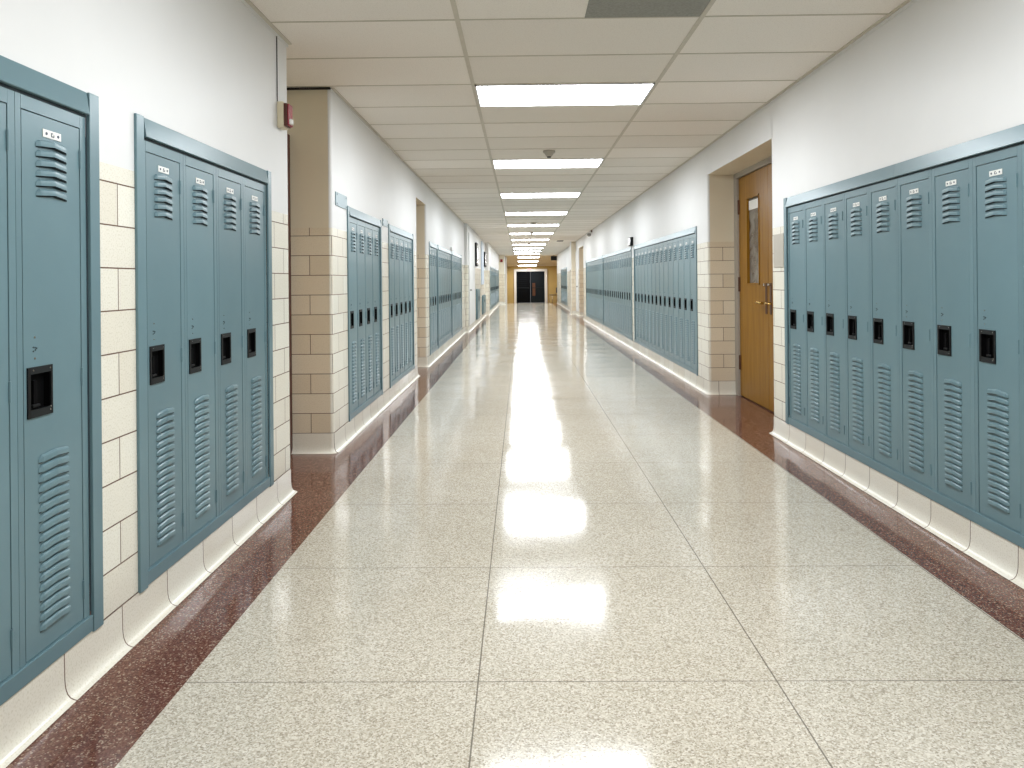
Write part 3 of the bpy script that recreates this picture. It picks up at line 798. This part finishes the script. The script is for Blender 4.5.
for nm, x0, x1, mt in (('door_8', DX0+.003, .60, M['dark_leaf']), ('door_9', .61, DX1-.003, M['slate_leaf'])):
    t = empty(nm, ((x0+x1)/2, 47.0, -.235)); struct(t); h = (x1-x0)/2
    b = MB(); b.box(-h, h, -.02, .02, .005, DZ+.23, mt, .003)
    if mt is M['dark_leaf']:
        for k in range(9): b.box(-h+.06, h-.2-.03*(k % 3), -.024, -.02, .75+.12*k, .765+.12*k, M['slate_leaf'])
    child(b, 'leaf', t)
    b = MB()
    if mt is M['slate_leaf']: b.box(-h+.12, -h+.30, -.028, -.02, .45, 1.25, M['bronze'], .003)
    else: b.box(-h+.05, -h+.09, -.028, -.02, .3, 1.6, M['slate_leaf'], .003)
    child(b, 'vision_panel', t)
    b = MB(); b.box(-h+.05, h-.05, -.06, -.045, .93, .97, M['charcoal'], .004)
    for s in (-1, 1): b.box(s*(h-.07)-.015, s*(h-.07)+.015, -.05, -.02, .93, .97, M['charcoal'])
    child(b, 'push_bar', t)
# exit sign
t = empty('exit_sign', (.52, 46.9, 1.80)); tag(t, 'small white exit sign with red letters above the dark double doors', 'sign')
b = MB(); b.box(-.16, .16, -.02, .02, 0, .13, M['white_plastic'], .004); child(b, 'housing', t)
cu = bpy.data.curves.new('letters', 'FONT'); cu.body = 'EXIT'; cu.size = .12; cu.align_x = 'CENTER'; cu.extrude = .002
tmp = bpy.data.objects.new('letters', cu); COL.objects.link(tmp)
dg = bpy.context.evaluated_depsgraph_get(); me = bpy.data.meshes.new_from_object(tmp.evaluated_get(dg)); bpy.data.objects.remove(tmp)
me.materials.clear(); me.materials.append(M['red_lit'])
o = link('letters', me, t); o.rotation_euler = (PI/2, 0, 0); o.location = (0, -.024, .022)
# dark box hanging from the ceiling by the right end
t = empty('hanging_monitor', (1.70, 38.0, 2.19)); tag(t, 'dark hanging box screen under the ceiling at the far right end', 'monitor')
b = MB(); b.box(-.155, .15, -.04, .04, 0, .22, M['black'], .01); child(b, 'casing', t)
b = MB(); b.box(-.13, .125, -.045, -.04, .03, .19, M['charcoal']); child(b, 'screen', t)
b = MB(); b.cyl((0, 0, .24), .015, .042, 'z', M['charcoal']); child(b, 'mount', t)
# chair
cyh = 41.5
t = empty('stacking_chair', (1.86, cyh, zf(cyh)), -1.2); tag(t, 'black chair standing alone by the yellow wall at the far end', 'chair')
b = MB(); b.box(-.22, .22, -.21, .21, .43, .465, M['chair_black'], .012); child(b, 'seat', t)
b = MB(); b.box(-.21, .21, .19, .215, .56, .86, M['chair_black'], .012); child(b, 'backrest', t)
for sx in (-1, 1):
    b = MB(); b.tube([(sx*.19, -.18, .43), (sx*.21, -.23, .0)], .012, M['steel']); child(b, 'leg', t)
    b = MB(); b.tube([(sx*.19, .24, .0), (sx*.19, .18, .45), (sx*.19, .205, .80)], .012, M['steel']); child(b, 'leg', t)

# ------------------------------------------------------------------ camera, world, view
cam = bpy.data.cameras.new('camera'); co = bpy.data.objects.new('camera', cam); COL.objects.link(co)
F, CX, CY, YAW, ROLL, H = 744.5, 511.5, 281.3, -.0125, .0093, 1.14
cam.sensor_width = 36; cam.sensor_fit = 'HORIZONTAL'; cam.lens = F/1024*36
cam.shift_x = (512-CX)/1024; cam.shift_y = (CY-384)/1024
cam.clip_start = .05; cam.clip_end = 200
f = Vector((math.sin(YAW), math.cos(YAW), 0)); r = Vector((math.cos(YAW), -math.sin(YAW), 0)); u = Vector((0, 0, 1))
r2 = math.cos(ROLL)*r-math.sin(ROLL)*u; u2 = math.sin(ROLL)*r+math.cos(ROLL)*u
mat = Matrix((r2, u2, -f)).transposed().to_4x4(); mat.translation = (0, 0, H)
co.matrix_world = mat
bpy.context.scene.camera = co

w = bpy.data.worlds.new('world'); bpy.context.scene.world = w; w.use_nodes = True
w.node_tree.nodes['Background'].inputs[0].default_value = (.8, .82, .85, 1)
w.node_tree.nodes['Background'].inputs[1].default_value = .5
sc = bpy.context.scene
sc.view_settings.view_transform = 'Standard'
sc.view_settings.look = 'None'
sc.view_settings.exposure = 0
sc.view_settings.gamma = 1
print('lockers', locker_n)
